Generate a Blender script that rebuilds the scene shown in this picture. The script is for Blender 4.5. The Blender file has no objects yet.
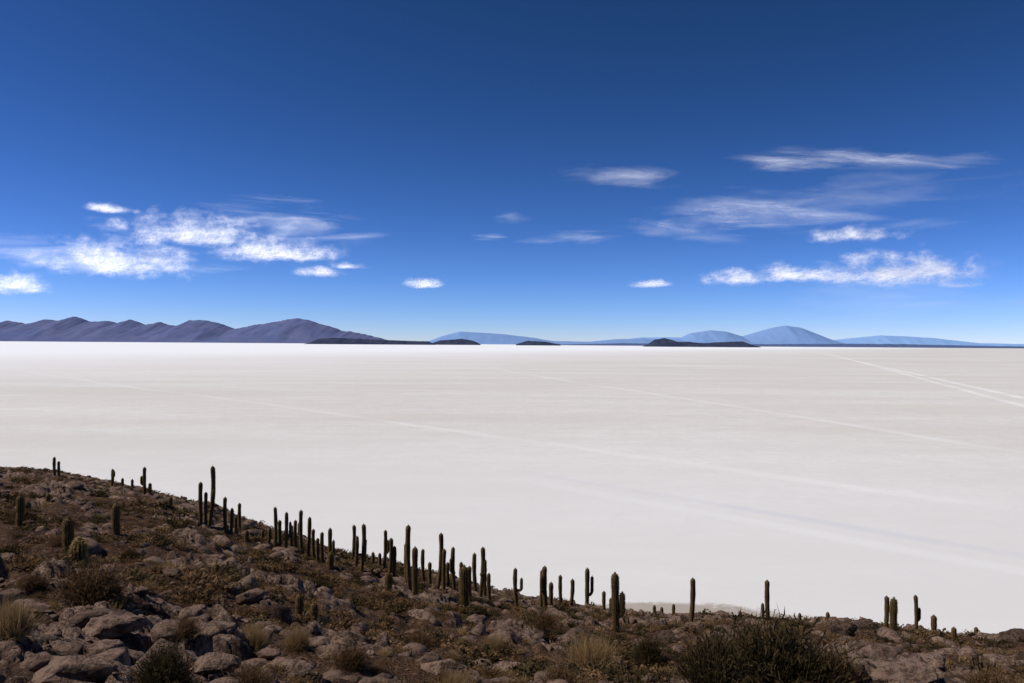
import bpy, math, random
import numpy as np
from mathutils import Matrix, Vector, Euler
random.seed(4); rng=np.random.default_rng(7)
sc=bpy.context.scene
F=796.0; CAMH=35.0
ROLL=math.radians(0.39); PITCH=math.radians(0.15)
RM=(Matrix.Rotation(math.radians(90)+PITCH,3,'X')@Matrix.Rotation(ROLL,3,'Z'))
def bearing(px,py):
    v=RM@Vector(((px-512)/F,(341.5-py)/F,-1.0))
    return v.x/v.y, -v.z/v.y     # tan azimuth, tan depression

# ------------------------------------------------------------ noise (numpy)
def hsh(ix,iy,seed):
    h=(ix.astype(np.int64)*374761393+iy.astype(np.int64)*668265263+seed*1274126177)&0xffffffff
    h=((h^(h>>13))*1274126177)&0xffffffff
    h=((h^(h>>16))*2246822519)&0xffffffff
    h^=(h>>15)
    return (h&0xffffff)/float(0xffffff)
def vnoise(x,y,seed=0):
    ix=np.floor(x);iy=np.floor(y);fx=x-ix;fy=y-iy
    ix=ix.astype(np.int64);iy=iy.astype(np.int64)
    fx=fx*fx*fx*(fx*(fx*6-15)+10);fy=fy*fy*fy*(fy*(fy*6-15)+10)
    a=hsh(ix,iy,seed);b=hsh(ix+1,iy,seed);c=hsh(ix,iy+1,seed);d=hsh(ix+1,iy+1,seed)
    return (a+(b-a)*fx)*(1-fy)+(c+(d-c)*fx)*fy
def fbm(x,y,seed=0,oct=4,gain=.5):
    s=0;a=1;t=0
    for i in range(oct):
        s=s+a*(vnoise(x,y,seed+i*17)-.5);t+=a;a*=gain
        x,y=(x*.8-y*.6)*2.03+3.1,(x*.6+y*.8)*2.03+1.7
    return s/t
def worley(x,y,seed=0):
    ix=np.floor(x).astype(np.int64);iy=np.floor(y).astype(np.int64)
    f1=np.full(x.shape,9.);f2=np.full(x.shape,9.);cr=np.zeros(x.shape)
    for dx in(-1,0,1):
        for dy in(-1,0,1):
            cx=ix+dx;cy=iy+dy
            px=cx+hsh(cx,cy,seed);py=cy+hsh(cx,cy,seed+5)
            d=np.hypot(x-px,y-py);r=hsh(cx,cy,seed+9)
            n=d<f1
            f2=np.where(n,f1,np.minimum(f2,d));cr=np.where(n,r,cr);f1=np.where(n,d,f1)
    return f1,f2,cr
def sstep(a,b,x):
    t=np.clip((x-a)/(b-a),0,1);return t*t*(3-2*t)

# ------------------------------------------------------------ terrain
SX=[0,60,100,150,190,240,290,330,380,440,480,540,600,650,700,750,800,870,900,960,1024]
SY=[468,472,480,491,502,519,535,549,561,575,587,600,609,614,615,618,620,622,628,634,637]
_b=[bearing(x,y) for x,y in zip(SX,SY)]
SU=np.array([b[0] for b in _b]);SS=np.array([b[1] for b in _b])
DU=[bearing(x,500)[0] for x in (0,100,200,300,450,600,800,1024)]
DD=[125,100,70,64,62,58,54,50]
def params(u):
    s=np.interp(u,SU,SS);D=np.interp(u,DU,DD);a=np.interp(u,[-.6,0,.6],[2.3,2.3,2.0])
    return s,D,a
def ground(x,y,full=False):
    x=np.asarray(x,float);y=np.asarray(y,float)
    th=np.arctan2(x,y);r=np.hypot(x,y);tc=np.clip(th,-.85,.85)
    u=np.tan(tc);d=r*np.cos(tc)
    s,D,a=params(u);b=s-a/D
    q=np.maximum(0,d-D)
    ext=np.where(q<12,.022*q*q,.022*144+.528*(q-12))
    drop=a+b*d+ext
    amp=sstep(1.5,8,r)
    edge=1-.55*np.exp(-((d-D)/14)**2)
    n=fbm(x/11,y/11,3,3)*1.1*edge+fbm(x/2.6+9,y/2.6,31,4)*.75*edge
    n=n+fbm(x/.55,y/.55,77,4,.55)*.24
    wx=x+fbm(x/.9,y/.9,51,3,.5)*1.0;wy=y+fbm(x/.9+7,y/.9,52,3,.5)*1.0
    m=fbm(x/4,y/4,90,5,.6)
    bl=.19*np.exp(-(((u+.40)/.30)**2+((d-9)/6)**2))+.14*np.exp(-(((u-.45)/.25)**2+((d-19)/7)**2))
    mask=sstep(.11,.21,m+bl)
    f1,f2,cr=worley(wx/1.5,wy/1.15,11)
    g1,g2,cg=worley(wx/.42+4,wy/.36,12)
    block=(.10+cr*.40)*sstep(0,.20,f2-f1)+(.02+cg*.07)*sstep(0,.2,g2-g1)-np.abs(fbm(x/.8,y/.8,61,5,.6))*.4
    n=n+mask*(block-.06)
    z=CAMH-drop+n*amp
    if full: return z,mask
    return z
def locate(u,s):
    """first ground hit of the sight line, or the crest if it passes over"""
    d=np.exp(np.linspace(math.log(4),math.log(170),1500))
    z=ground(u*d,d);below=(CAMH-s*d)<z
    if below.any():
        k=int(np.argmax(below));return float(d[k]),float(z[k])
    _,D,_=params(u)
    dd=float(D)*random.uniform(.985,1.03);return dd,float(ground(np.array([u*dd]),np.array([dd]))[0])

def mkmesh(name,co,faces,mats,attrs=None,smooth=False,link=True):
    me=bpy.data.meshes.new(name);k=faces.shape[1];n=len(faces)
    me.vertices.add(len(co));me.vertices.foreach_set('co',co.astype(np.float32).ravel())
    me.loops.add(n*k);me.loops.foreach_set('vertex_index',faces.astype(np.int32).ravel())
    me.polygons.add(n);me.polygons.foreach_set('loop_start',np.arange(0,n*k,k,dtype=np.int32))
    me.update(calc_edges=True)
    if smooth: me.polygons.foreach_set('use_smooth',np.ones(n,dtype=bool))
    if attrs:
        for an,v in attrs.items():
            at=me.attributes.new(an,'FLOAT','POINT');at.data.foreach_set('value',v.astype(np.float32))
    for m in mats: me.materials.append(m)
    ob=bpy.data.objects.new(name,me)
    if link: sc.collection.objects.link(ob)
    return ob

# ------------------------------------------------------------ materials
class NT:
    def __init__(s,name):
        s.m=bpy.data.materials.new(name);s.m.use_nodes=True;s.t=s.m.node_tree;s.t.nodes.clear()
        s.out=s.n('ShaderNodeOutputMaterial')
    def n(s,t,**kw):
        o=s.t.nodes.new(t)
        for k,v in kw.items(): setattr(o,k,v)
        return o
    def l(s,a,b): s.t.links.new(a,b)
    def inp(s,node,i,v):
        if isinstance(v,bpy.types.NodeSocket): s.l(v,node.inputs[i])
        else: node.inputs[i].default_value=v
    def math(s,op,a,b=0.,c=0.):
        o=s.n('ShaderNodeMath',operation=op);s.inp(o,0,a);s.inp(o,1,b);s.inp(o,2,c);return o.outputs[0]
    def mix(s,f,a,b):
        o=s.n('ShaderNodeMix',data_type='RGBA');s.inp(o,0,f);s.inp(o,6,a);s.inp(o,7,b);return o.outputs[2]
    def rng(s,v,a,b,c=0.,d=1.):
        o=s.n('ShaderNodeMapRange',interpolation_type='SMOOTHSTEP');s.inp(o,0,v)
        o.inputs[1].default_value=a;o.inputs[2].default_value=b;o.inputs[3].default_value=c;o.inputs[4].default_value=d
        return o.outputs[0]
    def noise(s,vec,scale,det=4,rough=.55,dist=0.):
        o=s.n('ShaderNodeTexNoise');s.l(vec,o.inputs['Vector']);o.inputs['Scale'].default_value=scale
        o.inputs['Detail'].default_value=det;o.inputs['Roughness'].default_value=rough;o.inputs['Distortion'].default_value=dist
        return o.outputs[0]
    def mapp(s,vec,loc=(0,0,0),rot=(0,0,0),scale=(1,1,1)):
        o=s.n('ShaderNodeMapping');s.l(vec,o.inputs[0]);o.inputs[1].default_value=loc;o.inputs[2].default_value=rot;o.inputs[3].default_value=scale
        return o.outputs[0]
    def attr(s,n):
        return s.n('ShaderNodeAttribute',attribute_name=n).outputs['Fac']
    def bsdf(s,col,rough=.9,bump=None,bstr=.5,bdist=.05,spec=.2):
        b=s.n('ShaderNodeBsdfPrincipled');s.inp(b,'Base Color',col);b.inputs['Roughness'].default_value=rough
        b.inputs['Specular IOR Level'].default_value=spec
        if bump is not None:
            k=s.n('ShaderNodeBump');s.l(bump,k.inputs['Height']);k.inputs['Strength'].default_value=bstr;k.inputs['Distance'].default_value=bdist
            s.l(k.outputs[0],b.inputs['Normal'])
        s.l(b.outputs[0],s.out.inputs[0]);return b
C=lambda r,g,b:(r,g,b,1.)

def mat_terrain():
    s=NT('rocky_soil');P=s.n('ShaderNodeTexCoord').outputs['Object'];rk=s.attr('rock')
    a=s.noise(P,1.3,6,.65);b=s.noise(P,7,6,.7);c=s.noise(P,28,5,.7)
    soil=s.mix(s.rng(a,.35,.65),C(.052,.026,.014),C(.165,.086,.045))
    soil=s.mix(s.rng(b,.52,.64),soil,C(.27,.160,.095))
    soil=s.mix(s.rng(c,.52,.40),soil,C(.026,.015,.009))
    rock=s.mix(s.rng(b,.38,.60),C(.15,.090,.064),C(.38,.26,.195))
    rock=s.mix(s.rng(a,.50,.60),rock,C(.095,.058,.040))
    rock=s.mix(s.rng(c,.50,.38,0,.8),rock,C(.045,.028,.020))
    col=s.mix(rk,soil,rock)
    h=s.math('ADD',s.math('MULTIPLY',b,.7),s.math('MULTIPLY',c,.3))
    s.bsdf(col,.95,h,1.,.22,.1);return s.m
def mat_rock(name,dark=1.):
    s=NT(name);P=s.n('ShaderNodeTexCoord').outputs['Object'];t=s.attr('tint')
    b=s.noise(P,6,6,.7);c=s.noise(P,25,5,.7);a=s.noise(P,1.7,4)
    k=dark
    col=s.mix(t,C(.09*k,.054*k,.038*k),C(.31*k,.205*k,.15*k))
    col=s.mix(s.rng(b,.42,.62),col,C(.075*k,.046*k,.033*k))
    col=s.mix(s.rng(c,.54,.68,0,.6),col,C(.35*k,.245*k,.185*k))
    h=s.math('ADD',b,s.math('MULTIPLY',c,.5))
    s.bsdf(col,.95,h,.9,.12,.1);return s.m
def mat_veg(name,c1,c2,trans=.25):
    s=NT(name);t=s.attr('tint')
    col=s.mix(t,C(*c1),C(*c2))
    d=s.n('ShaderNodeBsdfDiffuse');s.l(col,d.inputs[0]);tr=s.n('ShaderNodeBsdfTranslucent');s.l(col,tr.inputs[0])
    m=s.n('ShaderNodeMixShader');m.inputs[0].default_value=trans;s.l(d.outputs[0],m.inputs[1]);s.l(tr.outputs[0],m.inputs[2])
    s.l(m.outputs[0],s.out.inputs[0]);return s.m
def mat_salt():
    s=NT('salt_crust');P=s.n('ShaderNodeTexCoord').outputs['Object']
    sp=s.n('ShaderNodeSeparateXYZ');s.l(P,sp.inputs[0]);X,Y=sp.outputs[0],sp.outputs[1]
    big=s.noise(s.mapp(P,rot=(0,0,.25),scale=(.0012,.0030,1)),1,5,.55)
    med=s.noise(s.mapp(P,rot=(0,0,-.35),scale=(.004,.014,1)),1,6,.65)
    fine=s.noise(P,.35,6,.7);grit=s.noise(P,.08,5,.7)
    col=s.mix(s.rng(big,.35,.65),C(.62,.575,.52),C(.70,.655,.605))
    col=s.mix(s.rng(med,.38,.66,0,.6),col,C(.79,.76,.725))
    col=s.mix(s.rng(grit,.40,.66,0,.4),col,C(.58,.545,.505))
    col=s.mix(s.rng(fine,.38,.66,0,.45),col,C(.58,.55,.52))
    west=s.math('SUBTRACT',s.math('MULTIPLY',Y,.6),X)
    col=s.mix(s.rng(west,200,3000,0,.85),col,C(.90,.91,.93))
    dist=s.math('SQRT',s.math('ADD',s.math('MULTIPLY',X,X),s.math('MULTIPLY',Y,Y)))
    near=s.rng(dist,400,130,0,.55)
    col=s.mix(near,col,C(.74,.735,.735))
    def track(p,q,w,wob,strength,c,ext=1e6):
        nonlocal col
        dx,dy=q[0]-p[0],q[1]-p[1];L=math.hypot(dx,dy);nx,ny=-dy/L,dx/L;c0=nx*p[0]+ny*p[1]
        v=s.math('ADD',s.math('MULTIPLY',X,nx),s.math('MULTIPLY',Y,ny));v=s.math('SUBTRACT',v,c0)
        al=s.math('ADD',s.math('MULTIPLY',X,dx/L),s.math('MULTIPLY',Y,dy/L));al=s.math('SUBTRACT',al,(p[0]*dx+p[1]*dy)/L)
        wb=s.math('MULTIPLY',s.math('SUBTRACT',s.noise(P,.004,3),.5),wob)
        v=s.math('ABSOLUTE',s.math('ADD',v,wb))
        m=s.math('MULTIPLY',s.rng(v,w,w*.3,0,strength),s.rng(s.noise(P,.02,4),.3,.6,.3,1))
        m=s.math('MULTIPLY',m,s.rng(al,-L*.25,L*.15))
        col=s.mix(m,col,C(*c))
    def gp(px,py):
        u,t=bearing(px,py);d=CAMH/t;return(u*d,d)
    track(gp(820,353),gp(1024,398),6,8,.5,(.90,.89,.88))
    track(gp(826,353),gp(1024,406),5,8,.4,(.92,.91,.90))
    track(gp(500,370),gp(640,392),5,30,.25,(.90,.88,.86))
    track(gp(560,478),gp(1024,556),3,8,.4,(.56,.58,.62))
    track(gp(560,486),gp(1024,572),4,10,.22,(.86,.86,.86))
    track(gp(30,372),gp(520,440),5,40,.2,(.90,.89,.87))
    # muddy shore apron at the foot of the island
    ex=s.math('SUBTRACT',X,21.);ey=s.math('SUBTRACT',Y,75.)
    rr=s.math('SQRT',s.math('ADD',s.math('MULTIPLY',ex,ex),s.math('MULTIPLY',ey,ey)))
    rr=s.math('ADD',rr,s.math('MULTIPLY',s.math('SUBTRACT',fine,.5),9.))
    col=s.mix(s.rng(rr,34.,31.5,0,.75),col,C(.30,.235,.175))
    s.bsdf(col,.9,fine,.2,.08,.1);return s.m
def mat_mount(name,c1,c2,sc_):
    s=NT(name);P=s.n('ShaderNodeTexCoord').outputs['Object']
    a=s.noise(P,sc_,6,.65)
    b=s.bsdf(s.mix(s.rng(a,.38,.62),C(*c1),C(*c2)),1.,None,spec=0.);return s.m
def mat_cloud(kind,W,H,seed,dens,tilt=0.):
    s=NT('cloud_vapour');T=s.n('ShaderNodeTexCoord').outputs['Object']
    sp=s.n('ShaderNodeSeparateXYZ');s.l(T,sp.inputs[0])
    un=s.math('DIVIDE',sp.outputs[0],W/2);vn=s.math('DIVIDE',sp.outputs[1],H/2)
    if kind=='cu':
        sx=1/650.;N=s.noise(s.mapp(T,loc=(seed*3.7,seed*1.3,seed),scale=(sx,sx*1.2,sx)),1,8,.62)
        N2=s.noise(s.mapp(T,loc=(seed*1.7,seed*2.3,seed),scale=(sx*.4,sx*.8,sx)),1,3,.5)
        vv=s.math('ADD',vn,.25)
        lo=s.math('MULTIPLY',s.math('MINIMUM',vv,0.),1.8);hi=s.math('MULTIPLY',s.math('MAXIMUM',vv,0.),.95)
        vv=s.math('ADD',lo,hi)
        r=s.math('SQRT',s.math('ADD',s.math('MULTIPLY',un,un),s.math('MULTIPLY',vv,vv)))
        f=s.math('SUBTRACT',.66,r)
        f=s.math('ADD',f,s.math('MULTIPLY',s.math('SUBTRACT',N,.5),1.8))
        f=s.math('ADD',f,s.math('MULTIPLY',s.math('SUBTRACT',N2,.5),1.3))
        al=s.rng(f,-.25,.85,0,dens);hard=1.
    else:
        sx=1/1500.;N=s.noise(s.mapp(T,loc=(seed*3.7,seed*1.3,seed),rot=(0,0,tilt),scale=(sx*.5,sx*3.2,sx)),1,8,.66,.6)
        N2=s.noise(s.mapp(T,loc=(seed*1.7,seed*2.3,seed),scale=(sx*.4,sx*1.2,sx)),1,3,.5)
        r=s.math('SQRT',s.math('ADD',s.math('MULTIPLY',un,un),s.math('MULTIPLY',vn,vn)))
        f=s.math('SUBTRACT',.50,r)
        f=s.math('ADD',f,s.math('MULTIPLY',s.math('SUBTRACT',N,.5),2.4))
        f=s.math('ADD',f,s.math('MULTIPLY',s.math('SUBTRACT',N2,.5),1.8))
        al=s.rng(f,-.25,1.4,0,dens);hard=.3
    rr=s.math('MAXIMUM',s.math('ABSOLUTE',un),s.math('ABSOLUTE',vn))
    al=s.math('MULTIPLY',al,s.rng(rr,1.,.65))
    bm=s.n('ShaderNodeBump');s.l(s.math('ADD',N,N2),bm.inputs['Height']);bm.inputs['Strength'].default_value=.8*hard;bm.inputs['Distance'].default_value=400
    d=s.n('ShaderNodeBsdfDiffuse');d.inputs[0].default_value=C(.80,.79,.78);s.l(bm.outputs[0],d.inputs['Normal'])
    t=s.n('ShaderNodeBsdfTranslucent');t.inputs[0].default_value=C(.80,.79,.78);s.l(bm.outputs[0],t.inputs['Normal'])
    m=s.n('ShaderNodeAddShader');s.l(d.outputs[0],m.inputs[0]);s.l(t.outputs[0],m.inputs[1])
    tr=s.n('ShaderNodeBsdfTransparent');mm=s.n('ShaderNodeMixShader');s.l(al,mm.inputs[0]);s.l(tr.outputs[0],mm.inputs[1]);s.l(m.outputs[0],mm.inputs[2])
    s.l(mm.outputs[0],s.out.inputs[0]);return s.m

# ------------------------------------------------------------ build ground
fine=np.linspace(-.78,.78,820)
coarseL=np.linspace(-math.pi,-.80,40);coarseR=np.linspace(.80,math.pi,40)
TH=np.concatenate([coarseL,fine,coarseR])
RR=np.concatenate([np.linspace(.02,3,8),np.exp(np.linspace(math.log(3.2),math.log(230),760))])
TG,RG=np.meshgrid(TH,RR)
X=RG*np.sin(TG);Y=RG*np.cos(TG)
Z,M=ground(X.ravel(),Y.ravel(),True)
Z=np.maximum(Z,-1.5)
co=np.stack([X.ravel(),Y.ravel(),Z],1)
nr,nc=TG.shape;idx=np.arange(nr*nc).reshape(nr,nc)
fa=np.stack([idx[:-1,:-1].ravel(),idx[:-1,1:].ravel(),idx[1:,1:].ravel(),idx[1:,:-1].ravel()],1)[:,::-1]
mkmesh('rocky_hillside_terrain',co,fa,[mat_terrain()],{'rock':M},True)

S=90000.
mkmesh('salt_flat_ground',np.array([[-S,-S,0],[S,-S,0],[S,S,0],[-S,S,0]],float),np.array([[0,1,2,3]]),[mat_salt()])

# ------------------------------------------------------------ scatter helper
def merge(name,protos,P,Sc,Rz,mats,tint,which,tiltxy=None,smooth=False):
    vs=[];fs=[];ts=[];off=0
    for i in range(len(P)):
        v,f,tv=protos[which[i]]
        c,s_=math.cos(Rz[i]),math.sin(Rz[i])
        x=v[:,0]*Sc[i][0];y=v[:,1]*Sc[i][1];z=v[:,2]*Sc[i][2]
        o=np.empty_like(v);o[:,0]=x*c-y*s_+P[i][0];o[:,1]=x*s_+y*c+P[i][1];o[:,2]=z+P[i][2]
        vs.append(o);fs.append(f+off);off+=len(v)
        ts.append(np.clip(tv*.6+tint[i]*.55-.08,0,1))
    return mkmesh(name,np.concatenate(vs),np.concatenate(fs),mats,{'tint':np.concatenate(ts)},smooth)

import bmesh
def rock_proto(sub,seed):
    bm=bmesh.new();bmesh.ops.create_icosphere(bm,subdivisions=sub,radius=1)
    v=np.array([p.co[:] for p in bm.verts]);f=np.array([[q.index for q in p.verts] for p in bm.faces]);bm.free()
    r=np.random.default_rng(seed)
    for k in range(12):
        n=r.normal(size=3);n/=np.linalg.norm(n);t=r.uniform(.5,.8);d=v@n
        v=v-np.outer(np.maximum(0,d-t),n)*.97
    v=v*(1+.35*fbm(v[:,0]*2.4+seed+v[:,2]*2,v[:,1]*2.4+v[:,2]*1.7,seed,5,.65))[:,None]
    v*=np.array([1,.8,.6]);return v,f,np.full(len(v),.5)
def shrub_proto(n,seed,kind='twig',w=.02,seg=2):
    """unit-ish bush: radius ~1, height ~1; bent tapering twigs plus short twiglets / blades"""
    r=np.random.default_rng(seed)
    az=r.uniform(0,2*np.pi,n)
    if kind=='twig':
        el=np.arcsin(r.uniform(.0,1,n)**.9);lob=(1+.22*np.sin(az*3+seed)*np.cos(el)+.12*np.sin(az*5+el*7+seed*2))
        L=r.uniform(.6,1.,n)*.85*lob
        base=np.stack([r.normal(0,.16,n),r.normal(0,.16,n),np.zeros(n)],1);start=r.uniform(.0,.75,n)
    else:
        el=r.uniform(.35,1.5,n);L=r.uniform(.5,1.0,n)
        base=np.stack([r.normal(0,.25,n),r.normal(0,.25,n),np.zeros(n)],1);start=np.zeros(n)
    d=np.stack([np.cos(az)*np.cos(el),np.sin(az)*np.cos(el),np.sin(el)],1)
    tip=base+d*L[:,None]
    if kind!='twig': tip[:,2]-=.22*(np.cos(el)**2)
    p0=base+(tip-base)*start[:,None]
    if kind=='twig':
        k=r.uniform(size=n)<.7
        c=base+d*(L*r.uniform(.45,1.02,n))[:,None]
        dd=r.normal(size=(n,3))+d*.8;dd/=np.linalg.norm(dd,axis=1)[:,None]
        ln=r.uniform(.07,.2,n)[:,None]
        p0=np.where(k[:,None],c,p0);tip=np.where(k[:,None],c+dd*ln,tip)
        p0[:,2]=np.maximum(p0[:,2],0)
    else: tip=tip+r.normal(0,.05,(n,3));k=np.zeros(n,bool)
    mid=(p0+tip)/2+r.normal(0,.02,(n,3));mid[:,2]+=np.where(k,.01,.05)
    side=np.cross(tip-p0,r.normal(size=(n,3)));side/=np.linalg.norm(side,axis=1)[:,None]+1e-9
    ww=(w*r.uniform(.5,1.4,n)*np.where(k,1.25,1.))[:,None]
    v=np.stack([p0-side*ww,p0+side*ww,mid-side*ww*.8,mid+side*ww*.8,tip],1).reshape(-1,3)
    i=np.arange(n)*5
    f=np.concatenate([np.stack([i,i+1,i+3],1),np.stack([i,i+3,i+2],1),np.stack([i+2,i+3,i+4],1)])
    t=np.repeat(r.uniform(0,1,n),5);t=t*.6+.4*np.clip(v[:,2],0,1)
    return v,f,t

def sample(n,dmin,dmax,umax=.8,pw=1.):
    th=rng.uniform(-.72,.72,n);r=np.sqrt(rng.uniform(dmin**2,dmax**2,n)) if pw==1. else dmin*(dmax/dmin)**rng.uniform(0,1,n)
    x=r*np.sin(th);y=r*np.cos(th);z,m=ground(x,y,True)
    _,D,_=params(x/y);k=(y<D*1.12)
    return x[k],y[k],z[k],m[k]

rp=[rock_proto(3,i) for i in range(6)];rl=[rock_proto(2,i+20) for i in range(6)]
x,y,z,m=sample(2600,4,22,pw=2);n=len(x)
sz=.04+.30*rng.uniform(0,1,n)**3
merge('scattered_rocks',rp,np.stack([x,y,z-sz*.1],1),np.stack([sz*rng.uniform(.8,1.3,n),sz,sz*rng.uniform(.7,1.2,n)],1),rng.uniform(0,6.28,n),[mat_rock('stone_surface')],rng.uniform(0,1,n),rng.integers(0,6,n))
x,y,z,m=sample(11000,14,130);n=len(x)
sz=.08+.62*rng.uniform(0,1,n)**4
merge('scattered_rocks',rl,np.stack([x,y,z-sz*.1],1),np.stack([sz*rng.uniform(.8,1.4,n),sz,sz*rng.uniform(.7,1.1,n)],1),rng.uniform(0,6.28,n),[bpy.data.materials['stone_surface']],rng.uniform(0,1,n),rng.integers(0,6,n))

brown=mat_veg('dry_scrub_foliage',(.050,.029,.015),(.25,.150,.075))
olive=mat_veg('dark_scrub_foliage',(.024,.018,.009),(.105,.075,.035))
gold=mat_veg('dry_grass_blades',(.17,.105,.045),(.50,.335,.165),.35)
def scat(name,mat,protos,N,dm,dM,s0,s1,hz,pw=1.,seed=1,thr=-.03):
    x,y,z,m=sample(N,dm,dM,pw=pw)
    dn=fbm(x/4,y/4,seed,3);k=(m<.6)&(dn+rng.normal(0,.08,len(x))>thr)
    x,y,z=x[k],y[k],z[k];n=len(x);sz=rng.uniform(s0,s1,n)*rng.uniform(.6,1.2,n)
    merge(name,protos,np.stack([x,y,z-.03],1),np.stack([sz,sz*rng.uniform(.8,1.2,n),sz*hz*rng.uniform(.7,1.2,n)],1),rng.uniform(0,6.28,n),[mat],rng.uniform(0,1,n),rng.integers(0,len(protos),n))
pn=[shrub_proto(900,i,'twig',.016) for i in range(4)]
pm=[shrub_proto(220,i+10,'twig',.04) for i in range(5)]
pf=[shrub_proto(80,i+20,'twig',.08) for i in range(5)]
gn=[shrub_proto(420,i+30,'grass',.012) for i in range(4)]
gm=[shrub_proto(110,i+40,'grass',.04) for i in range(4)]
scat('low_scrub_vegetation',brown,pn,600,5,18,.12,.38,.8,2,seed=101,thr=-.05)
scat('low_scrub_vegetation',brown,pm,3600,15,45,.2,.55,.75,seed=102,thr=-.05)
scat('low_scrub_vegetation',olive,pm,1700,15,50,.25,.6,.75,seed=202)
scat('low_scrub_vegetation',brown,pf,9000,40,130,.25,.6,.8,seed=103,thr=-.04)
scat('low_scrub_vegetation',olive,pf,6000,40,130,.3,.7,.8,seed=203)
scat('dry_grass_tufts',gold,gn,500,5,20,.1,.26,1.,2,seed=104,thr=.0)
scat('dry_grass_tufts',gold,gm,5000,15,110,.15,.35,.9,seed=105,thr=.02)

KEY=[(90,600,85,45,'b'),(10,633,60,42,'g'),(165,690,75,58,'o'),(185,634,34,24,'b'),(252,648,46,30,'g'),(297,646,36,24,'g'),(350,668,46,30,'b'),
(590,668,70,38,'g'),(648,664,40,34,'o'),(778,694,165,88,'o'),(715,692,90,74,'o'),(560,688,50,30,'b'),(492,652,36,20,'g'),(250,690,60,35,'b'),(420,650,40,22,'b'),(835,690,70,46,'b'),(990,692,60,30,'b'),(455,690,50,22,'g'),(60,545,30,14,'b'),(30,585,34,18,'b'),(130,560,30,14,'o'),(545,628,36,18,'b')]
hi={'b':[shrub_proto(4200,60,'twig',.008)],'o':[shrub_proto(5600,61,'twig',.008)],'g':[shrub_proto(2200,62,'grass',.007)]}
for (px,py,w,h,k) in KEY:
    u,s=bearing(px,py);d,z=locate(u,s)
    sx=w/F*d/2*.95;szz=h/F*d*1.05
    merge({'b':'dry_shrub','o':'dark_thorn_shrub','g':'dry_grass_clump'}[k],hi[k],[(u*d,d,z-.04)],[(sx,sx,szz)],[random.uniform(0,6)],[{'b':brown,'o':olive,'g':gold}[k]],[random.uniform(.3,.7)],[0])

bmat=mat_rock('dark_boulder_surface',.4);smat=bpy.data.materials['stone_surface']
for (px,py,w,h,dk) in [(842,631,30,17,1),(863,631,30,18,1),(1013,642,46,20,1),(748,686,50,16,1),(668,640,30,14,1),(895,682,90,22,0),(70,676,110,26,0),(330,655,60,18,0),(110,628,80,20,0),(30,610,50,14,0),(210,668,60,18,0),(285,672,70,18,0),(440,668,50,14,0),(930,662,50,14,0),(505,672,44,14,0)]:
    u,s=bearing(px,py);d,z=locate(u,s);R=w/F*d/2
    v,f,t=rock_proto(5,px);v=v*np.array([R,R*.9,h/F*d*1.1])
    ob=mkmesh('boulder',v,f,[bmat if dk else smat],{'tint':t+.25},False);ob.location=(u*d,d,z+.03*R)

# ------------------------------------------------------------ cacti
def mat_cactus():
    s=NT('cactus_skin');t=s.attr('tint');P=s.n('ShaderNodeTexCoord').outputs['Object']
    n=s.noise(P,3,4)
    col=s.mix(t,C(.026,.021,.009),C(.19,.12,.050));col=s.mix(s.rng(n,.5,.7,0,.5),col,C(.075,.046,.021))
    s.bsdf(col,.85,None,spec=.15);return s.m
cskin=mat_cactus()
spine_d=mat_veg('cactus_spines',(.10,.060,.025),(.36,.23,.10),.3)
spine_g=mat_veg('golden_cactus_spines',(.32,.21,.08),(.66,.48,.21),.35)
def column(path,rad,ribs,seg_u,r):
    path=np.array(path,float);n=len(path);k=ribs*2
    V=[];T=[];SP=[]
    tang=np.gradient(path,axis=0);tang/=np.linalg.norm(tang,axis=1)[:,None]
    for i in range(n):
        t=tang[i];a=np.cross(t,[0,1,.001]);a/=np.linalg.norm(a);b=np.cross(t,a)
        for j in range(k):
            ph=2*math.pi*j/k;rr=rad[i]*(1. if j%2==0 else .80)
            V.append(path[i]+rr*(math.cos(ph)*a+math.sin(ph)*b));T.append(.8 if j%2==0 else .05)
            if j%2==0: SP.append((V[-1],math.cos(ph)*a+math.sin(ph)*b,t,rad[i]))
    Fq=[]
    for i in range(n-1):
        for j in range(k):
            Fq.append([i*k+j,i*k+(j+1)%k,(i+1)*k+(j+1)%k,(i+1)*k+j])
    return V,Fq,T,SP
def stem_profile(base,dirv,L,R,bend,n=18,waist=.82):
    pts=[];rad=[]
    for i in range(n):
        t=i/(n-1);pts.append(np.array(base)+np.array(dirv)*L*t+np.array([bend*math.sin(t*2.2)*L*.06,bend*.4*math.sin(t*3)*L*.04,0]))
        q=waist+(1-waist)*math.sin(min(1,t*1.3)*math.pi/2)
        q*=1+.05*math.sin(t*17+bend*5)
        tipd=(1-t)*L/(R*1.5)
        if tipd<1: q*=math.sqrt(max(.02,1-(1-tipd)**2))
        rad.append(R*q)
    return pts,rad
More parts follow.
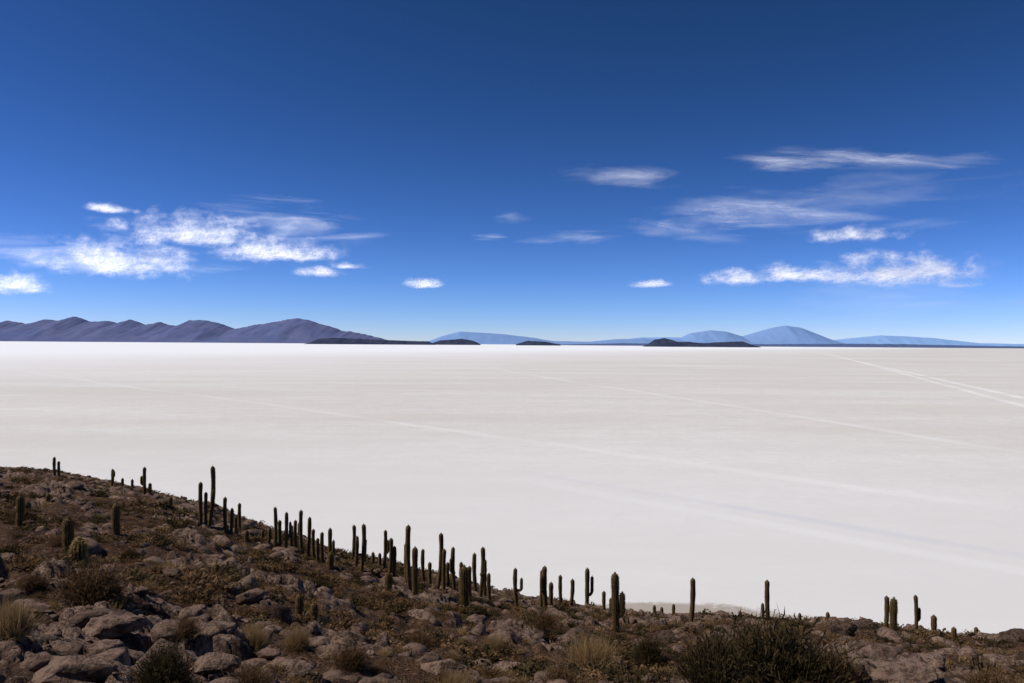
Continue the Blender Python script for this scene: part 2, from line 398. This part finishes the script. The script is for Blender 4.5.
def cactus(name,loc,H,R,arms,lean,gold_,dens,ribs=11):
    V=[];Fc=[];T=[];SPN=[]
    def add(p,r_):
        v,f,t,sp=column(p,r_,ribs,0,rng);o=len(V);V.extend(v);T.extend(t)
        Fc.extend([[q[0]+o,q[3]+o,q[2]+o,q[1]+o] for q in f]);SPN.extend(sp)
    n=max(14,int(min(40,H/R*2)))
    add(*stem_profile((0,0,-.15),(lean,0,1),H+.15,R,random.uniform(-1,1),n))
    for (hz,side,out,al) in arms:
        p=[];rd=[];Ra=R*.72;N=16;L=al*H;b=np.array([lean*hz*H,0,hz*H]);az=random.uniform(-.6,.6)
        dv=np.array([side*math.cos(az),math.sin(az),0])
        for i in range(N):
            t=i/(N-1)
            h_=min(1,t/.3);p.append(b+dv*out*R*math.sin(h_*math.pi/2)+np.array([0,0,(L*max(0,t-.12)/.88)]))
            q=.8+.2*min(1,t*3);td=(1-t)*L/(Ra*1.6)
            if td<1:q*=math.sqrt(max(.02,1-(1-td)**2))
            rd.append(Ra*q)
        add(p,rd)
    V=np.array(V);T=np.array(T);Fc=np.array(Fc)
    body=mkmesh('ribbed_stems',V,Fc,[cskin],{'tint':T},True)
    sv=[];st=[]
    ns=dens
    for (p,nrm,tg,rr) in SPN:
        for q in range(ns):
            d=nrm*1.+rng.normal(0,.6,3);d/=np.linalg.norm(d)
            p2=p+tg*rng.uniform(-.5,.5)*H/n-nrm*.01
            L=R*rng.uniform(.18,.48);w=np.cross(d,rng.normal(size=3));w=w/np.linalg.norm(w)*R*.05
            sv+= [p2-w,p2+w,p2+d*L];st+=[rng.uniform()]*3
    sv=np.array(sv);sf=np.arange(len(sv)).reshape(-1,3)
    sp=mkmesh('spines',sv,sf,[spine_g if gold_ else spine_d],{'tint':np.array(st)})
    e=bpy.data.objects.new(name,None);sc.collection.objects.link(e);e.location=loc
    body.parent=e;sp.parent=e
CT=[(55,476,457,2.6,[],0,0),(59,476,461,2.4,[],0,0),(112,485,469,2.8,[(.5,1,2.,.4)],0,0),(123,486,478,2.4,[],0,0),(132,489,479,2.4,[],0,0),
(145,493,467,3,[(.3,-1,2.2,.35)],0,0),(150,494,483,3,[],0,0),
(201,524,482,3.6,[],0,0),(209,526,466,4,[(.25,1,2.2,.35)],0,0),(206,524,492,3,[],0,0),(226,533,497,3.4,[],.0,0),(231,536,508,3,[],.02,0),(240,528,503,3,[],0,0),(236,532,516,3,[],0,0),
(275,549,507,3.2,[],-.03,0),(280,550,520,3.4,[],0,0),(286,552,512,3.2,[(.35,1,2.2,.4)],0,0),(292,553,525,3.2,[],.02,0),(297,555,520,3.2,[],0,0),(302,553,510,3.4,[(.4,-1,2.,.3)],0,0),(308,557,517,3.4,[],.02,0),(314,560,529,3.2,[],0,0),(318,561,538,3,[],0,0),(323,562,532,3.4,[],0,0),(330,566,528,3.6,[(.3,1,2.2,.4)],0,0),
(269,545,528,3,[],0,0),(262,541,530,3,[],0,0),
(352,561,525,3.2,[],0,0),(356,566,536,3.4,[],0,0),(361,571,524,3.8,[(.35,-1,2.2,.35)],0,0),(365,564,539,3,[],.03,0),(372,567,552,3,[],0,0),
(384,569,530,3.2,[(.4,1,2.3,.35)],0,0),(389,575,538,3.6,[],0,0),(394,576,546,3.4,[],0,0),(379,569,553,3,[],0,0),
(407,583,543,4,[],0,0),(410,589,525,4.6,[],0,0),(415,594,547,5.6,[],0,0),(424,581,549,3.4,[],0,0),(430,585,562,3.4,[],0,0),(438,588,533,4,[],.0,0),(444,590,549,3.6,[],.02,0),(449,587,562,3.4,[],0,0),(455,590,547,3.8,[(.4,-1,2.1,.35)],0,0),(460,594,562,3.6,[],0,0),
(465,611,566,9,[],-.01,0),(470,599,566,4,[],0,0),(476,592,553,3.8,[],0,0),(480,597,547,4,[(.45,1,2.2,.3)],0,0),(485,595,567,3.6,[],.03,0),(490,599,573,3.6,[],0,0),
(517,606,568,3.8,[(.4,1,2.2,.35)],0,0),(541,606,570,3.6,[],0,0),(546,609,566,4.6,[(.4,-1,2.1,.4)],0,0),(551,607,582,4,[],0,0),(561,604,575,3.4,[],0,0),(571,605,579,3.6,[],0,0),
(587,606,568,4,[(.35,1,2.4,.45)],0,0),(604,610,591,3.4,[],0,0),(610,612,598,3.4,[],0,0),(616,632,573,7.5,[(.28,1,1.7,.4)],-.02,0),
(655,614,605,3,[],0,0),(662,614,607,3,[],0,0),(673,615,604,3,[],0,0),(691,623,578,4.6,[],0,0),(740,618,611,3,[],0,0),(768,617,580,4.2,[],.0,0),(763,617,603,3,[],0,0),(800,620,613,3,[],0,0),(828,620,612,3.4,[],0,0),
(886,627,596,4.2,[],-.02,0),(894,633,598,7,[],.03,0),(916,624,595,3.4,[(.3,1,2.2,.35)],-.06,0),(934,631,615,5,[],0,0),(953,644,627,4.6,[],0,0),(976,636,627,3.6,[],0,0),
(19,526,495,7.5,[],0,0),(27,516,501,6,[],0,0),(68,552,517,10.5,[],.0,0),(117,534,503,8,[],.02,0),(80,560,538,15,[],0,1),(298,616,594,8,[],0,0),(313,621,603,7.5,[],0,0),(217,578,563,6,[],-.1,1),(331,570,552,6,[],0,0),(388,594,572,7,[],0,0),(246,541,530,4,[],0,0),(48,503,494,4,[],0,0),(170,508,497,4,[],0,0)]
for (px,yb,yt,w,arms,lean,g) in CT:
    u,s=bearing(px,yb);d,z=locate(u,s)
    _,st=bearing(px,yt);ztop=CAMH-st*d;H=max(.35,ztop-z)
    near=w>5.5
    cactus('cardon_cactus',(u*d,d,z),H,w/F*d/2*(1. if near else 1.12),arms,lean,g,8 if near else 3,13 if near else 9)

# ------------------------------------------------------------ mountains
def range_(name,prof,R,depth,mat,seed,rough=.25,nx=620,ny=40):
    pr=[]
    for px,py in prof:
        u,s=bearing(px,py);pr.append((u,CAMH-s*R))
    u0,u1=pr[0][0],pr[-1][0];U=np.linspace(u0,u1,nx)
    hh=np.maximum(0,np.interp(U,[p[0] for p in pr],[p[1] for p in pr]))
    hm=hh.max();hh=hh+hm*rough*(.55*fbm(U*R/(hm*1.2)+seed,U*0+seed,seed,6,.68)-.5*(np.abs(fbm(U*R/(hm*2.2)+seed,U*0+seed+9,seed+4,3))-.08))*sstep(0,.3*hm,hh)
    v=np.linspace(-1,1,ny);UU,VV=np.meshgrid(U,v)
    XX=UU*R;YY=R+VV*depth
    prof2=np.clip(1-np.abs(VV),0,1)**.9
    ns=-np.abs(fbm(XX/(hm*1.3)+5,YY/(hm*3),seed+3,4,.5))*2+.25
    ZZ=hh[None,:]*prof2*(1+min(rough,.16)*5*ns*(1-prof2)*1.2)-2
    co=np.stack([XX.ravel(),YY.ravel(),ZZ.ravel()],1);ix=np.arange(nx*ny).reshape(ny,nx)
    f=np.stack([ix[:-1,:-1].ravel(),ix[:-1,1:].ravel(),ix[1:,1:].ravel(),ix[1:,:-1].ravel()],1)
    mkmesh(name,co,f,[mat],None,True)
mA=mat_mount('haze_tinted_purple_rock',(.10,.125,.25),(.125,.14,.26),.0016)  # purple-blue aerial haze painted into the rock's base colour
mB=mat_mount('haze_tinted_blue_rock',(.19,.31,.56),(.195,.315,.565),.001)  # distance haze mixed into the base colour, no real atmosphere
mC=mat_mount('haze_tinted_far_rock',(.235,.40,.69),(.24,.405,.69),.001)  # farthest range: paler haze painted straight into the colour
mD=mat_mount('dark_island_rock',(.030,.040,.08),(.048,.058,.095),.004)
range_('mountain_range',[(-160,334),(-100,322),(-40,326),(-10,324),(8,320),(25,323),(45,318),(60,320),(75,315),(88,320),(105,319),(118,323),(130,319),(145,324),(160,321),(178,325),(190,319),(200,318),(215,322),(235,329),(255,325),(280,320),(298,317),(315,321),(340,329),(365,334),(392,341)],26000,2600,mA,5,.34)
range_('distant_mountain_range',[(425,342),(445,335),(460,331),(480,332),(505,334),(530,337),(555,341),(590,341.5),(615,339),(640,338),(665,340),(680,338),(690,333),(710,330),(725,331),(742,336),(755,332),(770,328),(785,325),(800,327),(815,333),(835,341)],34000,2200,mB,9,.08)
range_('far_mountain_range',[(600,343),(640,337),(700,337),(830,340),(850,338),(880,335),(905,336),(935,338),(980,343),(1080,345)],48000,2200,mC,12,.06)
range_('low_island_hill',[(309,343.2),(318,338.5),(335,337.5),(360,338.5),(390,340),(428,341),(434,343.6)],15500,500,mD,15)
range_('low_island_hill',[(430,343.6),(440,340),(462,338.6),(472,340),(480,343.8)],17000,500,mD,16)
range_('low_island_hill',[(516,344),(528,340.5),(545,341.5),(560,344)],16500,300,mD,17)
range_('low_island_hill',[(646,345.5),(655,339),(664,337),(676,341),(700,342.5),(725,342),(742,341),(753,345.5)],13500,500,mD,18)
mE=mat_mount('haze_tinted_shore_rock',(.08,.12,.24),(.095,.13,.25),.003)  # far shore: bluish haze built into the surface colour
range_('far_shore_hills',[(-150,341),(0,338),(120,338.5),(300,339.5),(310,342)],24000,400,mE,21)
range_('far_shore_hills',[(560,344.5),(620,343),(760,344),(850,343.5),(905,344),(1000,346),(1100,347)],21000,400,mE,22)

# ------------------------------------------------------------ clouds
def cloud(kind,px,py,w,h,dens,seed,tilt=0.,R=22000.):
    u,s=bearing(px,py)
    W=w/F*R*1.6;H=h/F*R*1.7/.74
    v=np.array([[-W/2,-H/2,0],[W/2,-H/2,0],[W/2,H/2,0],[-W/2,H/2,0]])
    ob=mkmesh('cumulus_cloud' if kind=='cu' else 'cirrus_cloud',v,np.array([[0,1,2,3]]),[mat_cloud(kind,W,H,seed,dens,0)])
    ob.location=(u*R,R+seed*37%900,-s*R+CAMH)
    ob.rotation_euler=(Matrix.Rotation(-math.atan(u),3,'Z')@Matrix.Rotation(math.radians(90+42),3,'X')@Matrix.Rotation(tilt,3,'Z')).to_euler()
CL=[('cu',190,228,128,29,.85,1),('cu',272,249,100,21,1.,2),('cu',120,256,124,33,.9,3),('cu',12,281,56,20,.85,4),('cu',318,270,42,10,1.,5),('cu',346,264,30,8,1.,6),('cu',107,206,48,8,.9,7),('cu',422,282,34,8,.8,8),('cu',655,282,38,7,.8,9),('cu',742,276,60,15,.95,10),('cu',812,271,78,18,1.,11),('cu',905,266,122,33,1.,12),('cu',868,231,76,15,1.,13),('cu',972,283,36,6,.4,14),
('ci',632,170,140,16,.42,21,-.03),('ci',875,153,185,17,.68,22,-.13),('ci',775,208,220,40,.58,23,-.08),('ci',575,233,100,14,.5,24),('ci',512,216,34,12,.4,25),('ci',692,232,80,12,.4,26),('ci',295,222,140,34,.5,27),('ci',60,252,190,34,.36,28),('ci',495,236,40,6,.6,29),('ci',930,300,240,40,.18,30),('ci',200,268,120,10,.35,31),('ci',850,195,300,30,.25,32),('ci',940,222,80,9,.3,33)]
for c in CL: cloud(*c)

# ------------------------------------------------------------ light
AZ=math.radians(-96);EL=math.radians(50)
Sd=Vector((math.sin(AZ)*math.cos(EL),math.cos(AZ)*math.cos(EL),math.sin(EL)))
sl=bpy.data.lights.new('sun','SUN');sl.energy=4.2;sl.angle=math.radians(.53);sl.color=(1.,.955,.89)
so=bpy.data.objects.new('sun',sl);sc.collection.objects.link(so);so.rotation_euler=Sd.to_track_quat('Z','Y').to_euler()
w=bpy.data.worlds.new("World");sc.world=w;w.use_nodes=True;nt=w.node_tree
bg=nt.nodes['Background'];sk=nt.nodes.new('ShaderNodeTexSky');sk.sky_type='NISHITA';sk.sun_disc=False
sk.sun_elevation=EL;sk.sun_rotation=AZ%(2*math.pi);sk.altitude=3700;sk.air_density=1.;sk.dust_density=.3;sk.ozone_density=3.
# polarised high-altitude grade of the physical sky: per-channel contrast
sep=nt.nodes.new('ShaderNodeSeparateColor');cmb=nt.nodes.new('ShaderNodeCombineColor');nt.links.new(sk.outputs[0],sep.inputs[0])
for i,(g,k) in enumerate([(1.78,1.42),(1.56,1.25),(1.8,1.95)]):
    a=nt.nodes.new('ShaderNodeMath');a.operation='MULTIPLY';nt.links.new(sep.outputs[i],a.inputs[0]);a.inputs[1].default_value=.09
    b=nt.nodes.new('ShaderNodeMath');b.operation='POWER';nt.links.new(a.outputs[0],b.inputs[0]);b.inputs[1].default_value=g
    c=nt.nodes.new('ShaderNodeMath');c.operation='MULTIPLY';nt.links.new(b.outputs[0],c.inputs[0]);c.inputs[1].default_value=k*10
    c2=nt.nodes.new('ShaderNodeMath');c2.operation='MINIMUM';nt.links.new(c.outputs[0],c2.inputs[0]);c2.inputs[1].default_value=12.
    nt.links.new(c2.outputs[0],cmb.inputs[i])
nt.links.new(cmb.outputs[0],bg.inputs[0]);bg.inputs[1].default_value=.1
# ------------------------------------------------------------ camera
cd=bpy.data.cameras.new('camera');cam=bpy.data.objects.new('camera',cd);sc.collection.objects.link(cam)
cd.sensor_width=36;cd.lens=F*36/1024;cd.clip_start=.1;cd.clip_end=300000
cam.matrix_world=Matrix.Translation((0,0,CAMH))@RM.to_4x4();sc.camera=cam
sc.view_settings.view_transform='Standard';sc.view_settings.look='None';sc.view_settings.exposure=0
